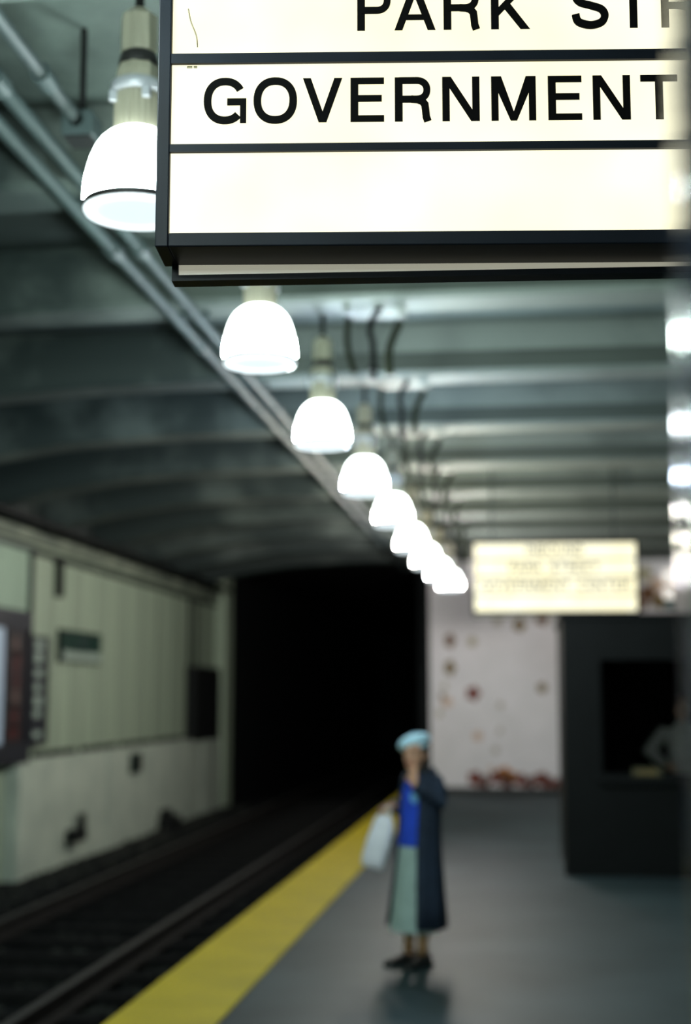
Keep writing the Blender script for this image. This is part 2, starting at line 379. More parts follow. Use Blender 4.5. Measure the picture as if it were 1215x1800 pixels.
def cable_drop():
    t = thing('cable_drop', '-', 'cable', group='cable drops beside the lamp row')
    MB().tube(spline([(.05, 0, .49), (.0, 0, .42), (-.02, 0, .33), (.0, 0, .25), (0, 0, .02)]), .021, 8).obj('straight_cable', M['darkmetal'], t, True)
    MB().ell((0, 0, .09), (.035, .035, .03)).obj('coupling', M['darkmetal'], t, True)
    MB().tube(spline([(.16, .25, .46), (.11, .25, .36), (.08, .25, .25), (.085, .25, .10)]), [.026] * 19, 8).obj('curved_cable', M['green_cable'], t, True)
    MB().tube(spline([(-.17, .1, .46), (-.18, .1, .33), (-.17, .1, .22), (-.13, .1, .08)]), .02, 8).obj('loop_cable', M['green_cable'], t, True)
    MB().box(-.2, .20, -.03, .28, .488, .496).obj('ceiling_plate', M['beam'], t)
    return t
cd = cable_drop()
cy = [8.89 + 2.18 * k for k in range(-1, 7)]
for i, y in enumerate(cy):
    o = cd if i == 0 else copy_tree(cd)
    o.location = (-.925 + .004 * i, y, 3.752)
    o['label'] = 'bunch of dark curling cables under the ceiling beam ' + ['above the big lit sign', 'just past the big lit sign', 'second past the big lit sign', 'third past the big lit sign', 'fourth past the big lit sign', 'fifth past the big lit sign', 'just past the small lit sign', 'before the painted end wall'][i]
q = thing('ceiling_box', 'small blue electrical box on the ceiling near the big sign', 'junction box', (-1.17, 8.6, 4.52))
MB().box(-.06, .06, -.05, .05, 0, .13).obj('box_body', M['bluebox'], q, bevel=.01); MB().box(-.05, .05, -.055, -.05, .02, .11).obj('box_cover', M['bluebox'], q)

# ------------------------------------------------------------------ signs
HS = .084
def ribbon(pts, wd=.168):
    P = [Vector((p[0], p[1])) for p in pts]; L = []; Rr = []
    for i, p in enumerate(P):
        d0 = (p - P[i - 1]).normalized() if i > 0 else (P[1] - P[0]).normalized()
        d1 = (P[i + 1] - p).normalized() if i < len(P) - 1 else d0
        if i == 0: d0 = d1
        n0 = Vector((-d0.y, d0.x)); n1 = Vector((-d1.y, d1.x)); n = (n0 + n1)
        n = n.normalized() if n.length > 1e-6 else n0
        k_ = wd / 2 / max(.35, n.dot(n0))
        L.append(p + n * k_); Rr.append(p - n * k_)
    out = []
    for i in range(len(P) - 1): out.append([L[i], L[i + 1], Rr[i + 1], Rr[i]])
    return out
def arc(cx, cy, rx, ry, a0, a1, n=28, pw=1.12):
    out = []
    for i in range(n + 1):
        a = R(a0 + (a1 - a0) * i / n); c, s = math.cos(a), math.sin(a); e = 1 / pw
        out.append((cx + rx * math.copysign(abs(c) ** e, c), cy + ry * math.copysign(abs(s) ** e, s)))
    return out
def rect(x0, x1, y0, y1): return [[Vector((x0, y0)), Vector((x1, y0)), Vector((x1, y1)), Vector((x0, y1))]]
def poly(*p): return [[Vector(q) for q in p]]
S_, B_ = .173, .15
WID = dict(G=.94, O=.96, V=.87, E=.74, R=.81, N=.82, M=.98, T=.81, P=.77, A=.91, K=.86, S=.80, C=.93, I=.165, B=.80, U=.80, D=.84)
def glyph(ch):
    w_ = WID[ch]; h = HS; bar = 1 - B_ / 2
    if ch == 'E': return rect(0, S_, 0, 1) + rect(S_, w_, 0, B_) + rect(S_, w_, 1 - B_, 1) + rect(S_, w_ - .05, .455, .455 + B_)
    if ch == 'I': return rect(0, S_, 0, 1)
    if ch == 'T': return rect(0, w_, 1 - B_, 1) + rect(w_ / 2 - S_ / 2, w_ / 2 + S_ / 2, 0, 1 - B_)
    if ch == 'N': return rect(0, S_ - .01, 0, 1) + rect(w_ - S_ + .01, w_, 0, 1) + poly((0, 1), (.19, 1), (w_, 0), (w_ - .19, 0))
    if ch == 'M': return rect(0, S_ - .015, 0, 1) + rect(w_ - S_ + .015, w_, 0, 1) + poly((0, 1), (.22, 1), (w_ / 2 + .07, 0), (w_ / 2 - .07, 0)) + poly((w_, 1), (w_ - .22, 1), (w_ / 2 - .07, 0), (w_ / 2 + .07, 0))
    if ch == 'V': return poly((0, 1), (.175, 1), (w_ / 2 + .085, 0), (w_ / 2 - .085, 0)) + poly((w_, 1), (w_ - .175, 1), (w_ / 2 - .085, 0), (w_ / 2 + .085, 0))
    if ch == 'A': return poly((0, 0), (.175, 0), (w_ / 2 + .09, 1), (w_ / 2 - .09, 1)) + poly((w_, 0), (w_ - .175, 0), (w_ / 2 - .09, 1), (w_ / 2 + .09, 1)) + rect(.2, w_ - .2, .23, .23 + .13)
    if ch == 'K': return rect(0, S_, 0, 1) + poly((S_ - .01, .30), (S_ - .01, .50), (w_ - .23, 1), (w_ - .03, 1)) + poly((.27, .50), (.40, .62), (w_, 0), (w_ - .21, 0))
    if ch == 'O': return ribbon(arc(w_ / 2, .5, w_ / 2 - h, .515 - h + .01, 0, 361, 48))
    if ch == 'C': return ribbon(arc(w_ / 2, .5, w_ / 2 - h, .525 - h, 34, 326, 40))
    if ch == 'G': return ribbon(arc(w_ / 2, .5, w_ / 2 - h, .525 - h, 32, 316, 40)) + rect(.52, w_, .40, .40 + B_) + rect(w_ - .135, w_, 0, .42) 
    if ch == 'D': return rect(0, S_, 0, 1) + ribbon([(.1, bar), (.40, bar)] + arc(.40, .5, w_ - .40 - h, .5 - B_ / 2, 90, -90, 24) + [(.1, B_ / 2)])
    if ch == 'U': return ribbon([(h, 1), (h, .35)] + arc(w_ / 2, .36, w_ / 2 - h, .36 - h, 180, 360, 24) + [(w_ - h, 1)], .16)
    if ch in 'PRB':
        y1 = .46 if ch == 'P' else .50
        o = rect(0, S_, 0, 1) + ribbon([(.1, bar), (w_ - .36, bar)] + arc(w_ - .36 + .02, (bar + y1) / 2, .34 - h - .02, (bar - y1) / 2, 90, -90, 20) + [(.1, y1)], .155)
        if ch == 'R': o += ribbon([(.36, .50), (.50, .49), (.60, .455), (.66, .38), (.675, .26), (.69, .10), (.725, 0)], .165)
        if ch == 'B': o += ribbon([(.1, y1), (w_ - .36, y1)] + arc(w_ - .36, (y1 + B_ / 2) / 2, .36 - h, (y1 - B_ / 2) / 2, 90, -90, 20) + [(.1, B_ / 2)], .145)
        return o
    if ch == 'S': return ribbon([(p.x, p.y) for p in spline([(.715, .69, 0), (.66, .86, 0), (.40, .935, 0), (.155, .86, 0), (.095, .71, 0), (.19, .585, 0), (.42, .515, 0), (.645, .43, 0), (.72, .285, 0), (.64, .13, 0), (.40, .065, 0), (.14, .14, 0), (.075, .31, 0)], 6)])
GL = {}
def glyph_mesh(ch):
    if ch not in GL:
        m = MB()
        for qi, q in enumerate(glyph(ch)):
            n = len(q); e_ = -.0006 * (qi + 1); m.add([(p.x, e_, p.y) for p in q] + [(p.x, .0012 / .105, p.y) for p in q],
                              [tuple(range(n)), tuple(range(n, 2 * n))[::-1]] + [(j, (j + 1) % n, n + (j + 1) % n, n + j) for j in range(n)])
        GL[ch] = m.mesh('letter_' + ch); GL[ch].materials.append(M['ink'])
    return GL[ch]
SX = .00128; SW = 1.93; CH = .1045
def sign_panel_mat():
    m = emit('sign_acrylic_glow', (1.0, .985, .875), 1.28, .25)
    nt = m.node_tree; b = nt.nodes['Principled BSDF']; b.inputs['Base Color'].default_value = (.04, .04, .035, 1)
    tc = nt.nodes.new('ShaderNodeTexCoord'); n = nt.nodes.new('ShaderNodeTexNoise'); n.inputs['Scale'].default_value = 3
    nt.links.new(tc.outputs['Object'], n.inputs['Vector'])
    r = nt.nodes.new('ShaderNodeValToRGB'); r.color_ramp.elements[0].color = (1, .925, .58, 1); r.color_ramp.elements[1].color = (1, .97, .735, 1)
    r.color_ramp.elements[0].position = .3; r.color_ramp.elements[1].position = .7
    nt.links.new(n.outputs[0], r.inputs[0]); nt.links.new(r.outputs[0], b.inputs['Emission Color'])
    return m
M['panel'] = sign_panel_mat()
def make_sign():
    # local origin: lower left front corner of the frame
    t = thing('station_sign', '-', 'sign', group='lit station name signs')
    L, Bt, D = .030, .030, .15
    rows = [(.032, .220), (.238, .429), (.452, .643), (.664, .855)]
    Ht = .888; Wd = SW + 2 * L
    f = MB(); f.box(0, L, 0, D, 0, Ht); f.box(Wd - L, Wd, 0, D, 0, Ht); f.box(L, Wd - L, 0, D, 0, .032); f.box(L, Wd - L, 0, D, .855, Ht)
    f.box(L, Wd - L, D - .01, D, .032, .855)
    f.obj('frame', M['frame'], t, bevel=.003)
    for a, b in ((.220, .238), (.429, .452), (.643, .664)): MB().box(L, Wd - L, .001, .03, a, b).obj('crossbar', M['frame'], t)
    pos1 = [(358, 'G'), (446, 'O'), (533, 'V'), (617, 'E'), (695, 'R'), (778.5, 'N'), (864.5, 'M'), (964, 'E'), (1042.5, 'N'), (1126, 'T'),
            (1262, 'C'), (1355, 'E'), (1432, 'N'), (1515, 'T'), (1600, 'E'), (1678, 'R')]
    pos2 = [(629, 'P'), (695, 'A'), (782, 'R'), (866, 'K'), (1009, 'S'), (1085, 'T'), (1166, 'R'), (1248, 'E'), (1326, 'E'), (1402, 'T')]
    x0 = 770.0; pos3 = []
    for ch in 'INBOUND': pos3.append((x0, ch)); x0 += (WID[ch] + .24) * 80
    sh = (300 + SW / SX / 2) - (770 + x0 - .24 * 80) / 2
    pos3 = [(a + sh, c) for a, c in pos3]
    for ri, (a, b) in enumerate(rows):
        p = MB().box(L + .001, Wd - L - .001, .010, .016, a + .0005, b - .0005).obj('panel', M['panel'], t)
        ps = {1: pos1, 2: pos2, 3: pos3}.get(ri, [])
        for px, ch in ps:
            o = link('letter', glyph_mesh(ch), M['ink'], p); o.scale = (80 * SX, CH, CH); o.location = (L + (px - 300) * SX, .0087, a + (.0515 if ri == 1 else .054))
        if ri == 2:
            MB().tube(spline([(L + .036, .0095, b - .08), (L + .042, .0095, b - .11), (L + .055, .0095, b - .145), (L + .058,   .0095, b - .172)]), .0016, 6).obj('crack', M['crack'], p)
        if ri == 1:
            for dx, wd in ((.035, .012), (.050, .008)): MB().box(L + dx, L + dx + wd, .0085, .0100, b - .008, b - .003).obj('smudge', M['crack'], p)
    # cream strip under the rear edge, lit look given by a weak glow, its lower rail hanging lower at one end
    def wedge(x0, x1, y0, y1, zt0, zt1, zb0, zb1):
        return MB().add([(x0, y0, zb0), (x1, y0, zb1), (x1, y1, zb1), (x0, y1, zb0), (x0, y0, zt0), (x1, y0, zt1), (x1, y1, zt1), (x0, y1, zt0)],
                        [(0, 1, 2, 3), (4, 5, 6, 7), (0, 1, 5, 4), (1, 2, 6, 5), (2, 3, 7, 6), (3, 0, 4, 7)])
    wedge(.035, Wd - .02, D - .012, D + .02, .0, .0, -.026, -.004).obj('cream_strip', M['rail_cream'], t)
    lip = wedge(.02, Wd - .01, D - .02, D + .03, -.026, -.004, -.040, -.018); lip.box(.02, .035, D - .02, D + .03, -.04, .0)
    lip.obj('lower_rail', M['frame'], t)
    for x in (.25, Wd - .28):
        r = MB().tube([(x, D / 2, Ht - .01), (x, D / 2, 1.895)], .012, 10).obj('hanger_rod', M['pipe'], t, True)
        MB().lathe([(.04, 1.88), (.045, 1.9)], 14, (x, D / 2)).obj('rod_plate', M['darkmetal'], r)
    return t
sg = make_sign(); sg.location = (-.797, 2.985, 2.743); sg.rotation_euler = (0, 0, R(5.75))
sg['label'] = 'large lit cream station sign reading PARK STREET and GOVERNMENT CENTER beside the big bell lamp'
s2 = copy_tree(sg); s2.location = (-.585, 17.15, 2.735); s2.rotation_euler = (0, 0, R(3))
s2['label'] = 'small lit cream station sign hanging above the dark booth before the painted wall'

# ------------------------------------------------------------------ glossy post beside the viewer
a = R(6.5); d = .94; r = .20
ca = a + math.asin(r / d)
post = thing('steel_post', 'glossy dark navy round post close beside the big sign', 'post', (d * math.sin(ca), d * math.cos(ca), 0))
MB().lathe([(r, .02), (r, 4.62)], 96, cap=False).obj('shaft', M['navy'], post, True)
MB().lathe([(r + .08, 0), (r + .08, .02), (r + .01, .03)], 48).obj('base_plate', M['darkmetal'], post)
MB().lathe([(r + .01, 4.60), (r + .06, 4.62), (r + .06, 4.65)], 48).obj('top_plate', M['darkmetal'], post)

# ------------------------------------------------------------------ booth
bt = thing('ticket_booth', 'dark unlit booth with a wide window standing on the platform', 'booth', (.40, 14.5, 0))
W, D, H = 2.5, 2.0, 2.58
wx0, wx1, wz0, wz1 = .37, 2.1, 1.0, 2.12
m = MB(); m.box(0, W, 0, .08, 0, wz0); m.box(0, wx0, 0, .08, wz0, wz1); m.box(wx1, W, 0, .08, wz0, wz1); m.box(0, W, 0, .08, wz1, H - .06)
m.obj('front_wall', M['booth'], bt)
MB().box(0, .08, .08, D, 0, H - .06).obj('side_wall', M['booth'], bt); MB().box(W - .08, W, .08, D, 0, H - .06).obj('side_wall', M['booth'], bt)
MB().box(.08, W - .08, D - .08, D, 0, H - .06).obj('back_wall', M['booth_in'], bt)
MB().box(-.03, W + .03, -.03, D + .03, H - .06, H).obj('roof', M['booth'], bt, bevel=.01)
MB().box(-.012, W + .012, -.015, 0, 0, .12).obj('kick_plate', M['booth'], bt)
fr = MB(); e = .05
fr.box(wx0 - e, wx1 + e, -.02, .02, wz1, wz1 + e); fr.box(wx0 - e, wx1 + e, -.02, .02, wz0 - e, wz0); fr.box(wx0 - e, wx0, -.02, .02, wz0, wz1); fr.box(wx1, wx1 + e, -.02, .02, wz0, wz1)
fr.obj('window_frame', M['booth'], bt)
MB().box(wx0, wx1, .03, .036, wz0, wz1).obj('window_pane', M['glass'], bt)
MB().box(wx0 - .05, wx1 + .05, -.10, .30, wz0 - .10, wz0 - .05).obj('counter', M['booth'], bt, bevel=.008)
MB().box(.66, .95, -.035, -.021, .975, 1.06).obj('name_plate', M['brass'], bt)
MB().box(.70, .90, -.04, -.035, 1.0, 1.03).obj('plate_print', M['bl_olive'], bt)

px_ = thing('pale_box', 'small pale glowing box with a teal foot on the end wall above the booth', 'wall box', (2.72, 26.68, 3.42))
MB().box(-.10, .10, 0, .11, .12, .66).obj('box_body', M['paleb'], px_, bevel=.02); MB().box(-.09, .09, 0, .11, -.06, .12).obj('box_foot', M['teal'], px_, bevel=.02)
MB().box(-.105, .105, -.01, .01, .33, .40).obj('brown_band', M['bl_brown'], px_)

# ------------------------------------------------------------------ left wall fittings
gs = thing('platform_sign', 'dark green sign with a pale lower strip on the wall across the track', 'sign', (-6.05, 18.15, 2.24))
MB().box(0, .03, -.03, 1.83, -.03, .40).obj('backing', M['darkmetal'], gs); MB().box(.03, .04, 0, 1.8, .13, .37).obj('green_field', M['greensign'], gs)
MB().box(.03, .04, .12, 1.8, 0, .12).obj('pale_strip', M['white_print'], gs); MB().box(.04, .042, .7, 1.25, .22, .27).obj('faint_print', M['pipe'], gs)
cb = thing('wall_cabinet', 'black upright cabinet on the wall near the tunnel mouth', 'cabinet', (-6.06, 25.4, .95))
MB().box(0, .16, 0, 2.2, 0, 1.36).obj('cabinet_body', M['cabinet'], cb, bevel=.01)
for y in (.03, 1.12): 
    dd = MB().box(.16, .175, y, y + 1.05, .03, 1.33).obj('cabinet_door', M['cabinet'], cb); MB().box(.175, .19, y + .9, y + .93, .6, .75).obj('handle', M['darkmetal'], dd)
ob = thing('outlet_box', 'small square dark box high on the dado block', 'junction box', (-5.91, 21.2, .60))
MB().box(-.03, .05, 0, .55, 0, .30).obj('box_body', M['greensign'], ob, bevel=.01); MB().box(.05, .056, .04, .51, .03, .27).obj('box_cover', M['darkmetal'], ob)
tb = thing('track_box', 'dark low box with a lever at the foot of the dado', 'switch box', (-5.86, 18.2, -.12))
MB().box(-.04, .12, 0, .42, 0, .16).obj('box_body', M['cabinet'], tb, bevel=.01); MB().box(.0, .06, .42, .56, .06, .34).obj('lever', M['cabinet'], tb)
tb2 = thing('drain_box', 'dark lump of a drain box at the dado foot near the black cabinet', 'drain box', (-5.86, 22.9, -.40))
MB().box(-.04, .2, 0, .7, 0, .22).obj('box_body', M['cabinet'], tb2, bevel=.03); MB().box(-.04, .1, .12, .48, .22, .33).obj('box_lid', M['cabinet'], tb2, bevel=.02)

ac = thing('poster_case', 'tall dark framed advertising case with pale top panel and red and blue posters', 'poster case', (-6.1, 13.6, .97))
L_ = 3.13
m = MB(); m.box(0, .2, L_ - .05, L_, 0, 2.60); m.box(0, .2, 0, .05, 0, 2.60); m.box(0, .2, .05, L_ - .05, 2.54, 2.60); m.box(0, .2, .05, L_ - .05, 1.58, 1.80); m.box(0, .2, .05, L_ - .05, 0, .24)
m.obj('case_frame', M['case_navy'], ac)
MB().box(0, .15, .05, L_ - .05, 1.80, 2.54).obj('top_panel', M['case_panel'], ac)
MB().box(0, .15, .05, 2.33, .24, 1.58).obj('blue_poster', M['poster_blue'], ac)
dp = MB().box(0, .16, 2.36, L_ - .05, .24, 1.58).obj('dark_poster', M['poster_dark'], ac)
for y, z, ry, rz, mm in ((2.68, 1.38, .10, .14, 'poster_grey'), (2.70, 1.18, .14, .16, 'poster_red'), (2.70, .76, .12, .14, 'poster_grey'), (2.68, .55, .14, .16, 'poster_red'), (2.66, .36, .18, .09, 'poster_red'), (2.7, .95, .14, .08, 'poster_red')):
    MB().loft([[(xx, y + ry * math.cos(2 * math.pi * j / 14), z + rz * math.sin(2 * math.pi * j / 14)) for j in range(14)] for xx in (.16, .164)]).obj('poster_figure', M[mm], dp)
nb = thing('notice_frame', 'narrow black notice frame with a column of pale print beside the poster case', 'notice', (-6.05, 16.80, 1.16))
MB().box(0, .12, 0, .66, 0, 1.34).obj('frame_board', M['case_navy'], nb)
for i, (z, h_) in enumerate(((1.18, .10), (1.0, .14), (.84, .08), (.66, .09), (.48, .12), (.34, .09), (.10, .07))):
    MB().box(.12, .124, .12, .42 - .05 * (i % 2), z, z + h_).obj('print_block', M['white_print'], nb)

# ------------------------------------------------------------------ people
def ellr(cx, cy, z, rx, ry, n=28, a0=0, a1=2 * math.pi, closed=True):
    k_ = n if closed else n - 1
    return [(cx + rx * math.cos(a0 + (a1 - a0) * j / k_), cy + ry * math.sin(a0 + (a1 - a0) * j / k_), z) for j in range(n)]
def hand(m, wrist, dirn, palm_n, side, s=1.0, curl=.9):
    """palm and five separate, bent fingers; dirn = wrist to knuckles, palm_n = palm facing, side = thumb side"""
    d_ = Vector(dirn).normalized(); pn = Vector(palm_n); pn = (pn - d_ * pn.dot(d_)).normalized(); sd = Vector(side); sd = (sd - d_ * sd.dot(d_) - pn * sd.dot(pn)).normalized()
    W_ = Vector(wrist); pts = []
    def ring(o, hw, ht): return [tuple(o + sd * hw * math.cos(2 * math.pi * j / 12) + pn * ht * math.sin(2 * math.pi * j / 12)) for j in range(12)]
    m.loft([ring(W_ - d_ * .02 * s, .022 * s, .018 * s), ring(W_ + d_ * .02 * s, .030 * s, .016 * s), ring(W_ + d_ * .06 * s, .038 * s, .015 * s), ring(W_ + d_ * .085 * s, .036 * s, .012 * s)])
    for i, ln in enumerate((.070, .078, .072, .056)):
        b = W_ + d_ * .08 * s + sd * (.027 - .018 * i) * s; p = [b - d_ * .015 * s]; cur = d_.copy(); q = b; p.append(b)
        for seg, f_ in enumerate((.45, .32, .23)):
            an = curl * (.45 + .35 * seg) ; cur = (d_ * math.cos(an) + pn * math.sin(an)); q = q + cur * ln * f_ * s; p.append(q)
            if seg == 0: pass
        m.tube(p, [.0085 * s, .009 * s, .0082 * s, .0075 * s, .006 * s], 8)
    b = W_ + d_ * .025 * s + sd * .025 * s; p = [b - sd * .01, b + (sd * .8 + d_ * .5) * .03 * s, b + (sd * .8 + d_ * .9 + pn * .4) * .045 * s, b + (sd * .6 + d_ * 1.1 + pn * .9) * .055 * s]
    m.tube(p, [.011 * s, .0105 * s, .009 * s, .007 * s], 8)
def head(m, c, s=1.0, rz=0, tilt=0):
    """c = chin-level centre; faces local -Y"""
    rot = Matrix.Rotation(rz, 3, 'Z') @ Matrix.Rotation(tilt, 3, 'X')
    T = lambda p: tuple(Vector(c) + rot @ (Vector(p) * s))
    rows = [(-.005, .022, -.072, -.02), (.008, .040, -.084, .03), (.03, .054, -.090, .065), (.055, .063, -.092, .082), (.085, .069, -.091, .092), (.105, .071, -.088, .097), (.135, .073, -.092, .099),
            (.165, .070, -.084, .094), (.19, .058, -.065, .075), (.205, .035, -.035, .048), (.211, .012, -.008, .02)]
    rings = []
    for z, hw, fr_, bk in rows:
        cy = (fr_ + bk) / 2; ry = (bk - fr_) / 2
        rings.append([T((hw * math.cos(2 * math.pi * j / 24), cy + ry * math.sin(2 * math.pi * j / 24), z)) for j in range(24)])
    m.loft(rings)
    m.tube([T((0, -.088, .118)), T((0, -.100, .09)), T((0, -.112, .068)), T((0, -.094, .058))], [.008 * s, .010 * s, .014 * s, .009 * s], 8)
    m.tube([T((-.045, -.080, .122)), T((0, -.092, .126)), T((.045, -.080, .122))], .009 * s, 8)
    for sx in (-1, 1): m.ell(T((sx * .074, .005, .085)), (.012 * s, .022 * s, .032 * s), 10, 8, rot)
    m.tube([T((0, .01, .05)), T((0, .02, -.04)), T((0, .025, -.10))], [.048 * s, .046 * s, .055 * s], 14)
    return T, rot
def face_parts(T, rot, s, body, hairm):
    for sx in (-1, 1):
        MB().ell(T((sx * .031, -.084, .104)), (.013 * s, .007 * s, .006 * s), 12, 8, rot).obj('eye', M['eyewhite'], body, True)
        MB().ell(T((sx * .031, -.0895, .104)), (.0055 * s, .003 * s, .0055 * s), 12, 8, rot).obj('pupil', M['eye'], body, True)
        MB().tube([T((sx * .016, -.094, .124)), T((sx * .033, -.093, .130)), T((sx * .052, -.080, .124))], .0035 * s, 6).obj('eyebrow', M[hairm], body, True)
    MB().tube([T((-.024, -.087, .037)), T((0, -.096, .039)), T((.024, -.087, .037))], [.004 * s, .007 * s, .004 * s], 8).obj('lips', M['lip'], body, True)
def finish(m, name, material, t, vox=.007):
    o = m.obj(name, material, t, True)
    r_ = o.modifiers.new('remesh', 'REMESH'); r_.mode = 'VOXEL'; r_.voxel_size = vox; r_.use_smooth_shade = True
    return o

# --- woman waiting on the platform (local frame: faces -Y, her right hand at -X)
PA = R(-42)
wm = thing('person', 'person in pale blue beret, long dark coat and blue sweater holding a white bag', 'person', (-.73, 9.62, 0), PA)
b = MB()
HC = (0, -.055, 1.285)
for sx in (-1, 1):
    b.tube([(sx * .065, .005, .07), (sx * .065, .0, .16), (sx * .066, .012, .30), (sx * .068, 0, .42), (sx * .07, 0, .60), (sx * .065, 0, .78)], [.034, .033, .045, .050, .062, .075], 14)
    b.tube([(sx * .068, .03, .040), (sx * .07, -.05, .032), (sx * .076, -.12, .024)], [.030, .026, .018], 10, .8)
b.loft([ellr(0, 0, .72, .12, .09), ellr(0, 0, .82, .125, .095), ellr(0, 0, .95, .105, .08), ellr(0, -.005, 1.10, .115, .085), ellr(0, 0, 1.2, .11, .07), ellr(0, 0, 1.245, .06, .05)])
RS, RE, RW = (-.118, .01, 1.205), (-.150, .04, .985), (-.138, -.11, 1.03)
LS, LE, LW = (.118, .01, 1.205), (.232, -.03, 1.095), (.095, -.150, 1.185)
b.tube([RS, RE], [.036, .030], 12); b.tube([RE, RW], [.030, .021], 12)
b.tube([LS, LE], [.036, .030], 12); b.tube([LE, LW], [.030, .021], 12)
hand(b, RW, (-.1, -1, .02), (0.35, 0, -1), (.9, -.3, .4), .92, 1.1)
hand(b, LW, (-.3, .10, .9), (-.4, .9, .1), (-.9, -.3, .2), .92, .9)
T, rot = head(b, HC, .98, R(16), R(4))
body = finish(b, 'body', M['skin'], wm, .0065)
face_parts(T, rot, .98, body, 'hair')
for sx in (-1, 1):   # stockings over the shins, and shoes
    MB().tube([(sx * .065, .004, .085), (sx * .065, .0, .16), (sx * .066, .012, .30), (sx * .068, 0, .40)], [.037, .036, .048, .053], 16).obj('stocking', M['skin2'], wm, True)
    m = MB(); rings = []
    for y, hw, z1 in ((.075, .018, .05), (.06, .034, .085), (.02, .040, .092), (-.03, .042, .082), (-.09, .046, .062), (-.14, .044, .05), (-.175, .028, .036), (-.185, .010, .026)):
        rings.append([(sx * .075 - (y * .12 * sx) + hw * math.cos(2 * math.pi * j / 16), y, max(.0, z1 / 2 + z1 / 2 * math.sin(2 * math.pi * j / 16) * (1 if math.sin(2 * math.pi * j / 16) > 0 else 1))) for j in range(16)])
    sh = m.loft(rings).obj('shoe', M['shoe'], wm, True)
    MB().box(sx * .075 - .03, sx * .075 + .03, .02, .075, 0, .025).obj('heel', M['shoe'], sh)
# skirt with soft pleats
rings = []
for z, rx, ry in ((.84, .128, .10), (.76, .135, .108), (.60, .145, .12), (.42, .162, .135), (.23, .178, .150)):
    rings.append([((rx + .007 * (1 - z) * math.cos(14 * 2 * math.pi * j / 84)) * math.cos(2 * math.pi * j / 84), -.012 + (ry + .007 * (1 - z) * math.cos(14 * 2 * math.pi * j / 84)) * math.sin(2 * math.pi * j / 84), z) for j in range(84)])
MB().loft(rings, True, False).obj('skirt', M['skirt'], wm, True)
MB().loft([ellr(0, -.012, .775, .140, .112), ellr(0, -.012, .80, .143, .115), ellr(0, -.01, .9, .134, .108), ellr(0, -.01, 1.05, .131, .106), ellr(0, -.004, 1.15, .128, .098), ellr(0, 0, 1.22, .112, .078), ellr(0, 0, 1.265, .062, .056), ellr(0, -.008, 1.29, .056, .054)], True, False).obj('sweater', M['sweater'], wm, True)
MB().ell((.055, -.106, 1.095), (.030, .016, .042), 14, 10, Matrix.Rotation(R(25), 3, 'Z')).obj('sweater_patch', M['patch'], wm, True)
# open coat: C-shaped shell
def coat_rows(rows, half, n=40):
    out = []
    for (z, rx, ry, cy), hf in zip(rows, half):
        a0 = R(-90) + hf; a1 = R(270) - hf; r_ = []
        for j in range(n):
            a_ = a0 + (a1 - a0) * j / (n - 1); f_ = .008 * (1.25 - z) * math.cos(9 * a_)
            r_.append(((rx + f_) * math.cos(a_), cy + (ry + f_) * math.sin(a_), z))
        out.append(r_)
    return out
rows = [(1.262, .070, .066, .005), (1.235, .120, .085, .005), (1.19, .150, .105, .003), (1.08, .152, .120, 0), (.92, .150, .126, 0), (.78, .156, .132, 0), (.60, .172, .146, 0), (.42, .195, .165, 0), (.255, .218, .185, 0)]
co = MB().loft(coat_rows(rows, [R(30), R(30), R(32), R(36), R(36), R(36), R(38), R(40), R(42)]), False, False).obj('coat', M['coat'], wm, True)
sm = co.modifiers.new('solid', 'SOLIDIFY'); sm.thickness = .012; sm.offset = 0
MB().loft([ellr(0, .012, 1.245, .088, .078, 30, R(-50), R(230), False), ellr(0, .018, 1.285, .082, .074, 30, R(-50), R(230), False), ellr(0, .016, 1.250, .112, .094, 30, R(-50), R(230), False)], False, False).obj('coat_collar', M['coat'], wm, True).modifiers.new('solid', 'SOLIDIFY').thickness = .01
def sleeve(s_, e_, w_, r0, r1, r2):
    s_, e_, w_ = Vector(s_), Vector(e_), Vector(w_)
    return MB().tube([s_ + (s_ - e_).normalized() * .015 + Vector((0, 0, .015)), s_, s_.lerp(e_, .5), s_.lerp(e_, .88), e_ + (e_ - s_).normalized() * .012 + (e_ - w_).normalized() * .012, e_.lerp(w_, .18), e_.lerp(w_, .55), e_.lerp(w_, .93)],
                     [r0 * .7, r0, (r0 + r1) / 2, r1, r1 * 1.02, r1, (r1 + r2) / 2, r2], 18)
sleeve(RS, RE, RW, .058, .052, .050).obj('sleeve', M['coat'], wm, True)
sleeve(LS, LE, LW, .058, .054, .056).obj('sleeve', M['coat'], wm, True)
# dark scarf
MB().tube([(.062 * math.cos(a_), -.008 + .066 * math.sin(a_), 1.262 - .012 * math.sin(a_)) for a_ in [2 * math.pi * j / 24 for j in range(25)]], .026, 10).obj('scarf', M['hair'], wm, True)
# hair and beret in head coordinates
hr = MB()
hr.ell(T((0, .026, .112)), (.086, .092, .100), 20, 12, rot)
hr.ell(T((0, .075, .045)), (.066, .048, .075), 16, 10, rot)
hr.ell(T((.062, .04, .05)), (.026, .045, .07), 14, 10, rot); hr.ell(T((-.062, .04, .06)), (.020, .04, .06), 14, 10, rot)
hh = finish(hr, 'hair', M['hair'], wm, .008)
bt_rot = rot @ Matrix.Rotation(R(-20), 3, 'Y') @ Matrix.Rotation(R(-6), 3, 'X')
bc = Vector(T((.0, .012, .128)))
prof = [(.074, -.004), (.082, .004), (.100, .016), (.112, .032), (.110, .050), (.094, .072), (.062, .088), (.025, .095), (.004, .096)]
MB().loft([[tuple(bc + bt_rot @ Vector((r_ * math.cos(2 * math.pi * j / 32), r_ * 1.04 * math.sin(2 * math.pi * j / 32), z))) for j in range(32)] for r_, z in prof], True, True).obj('beret', M['hat'], wm, True)
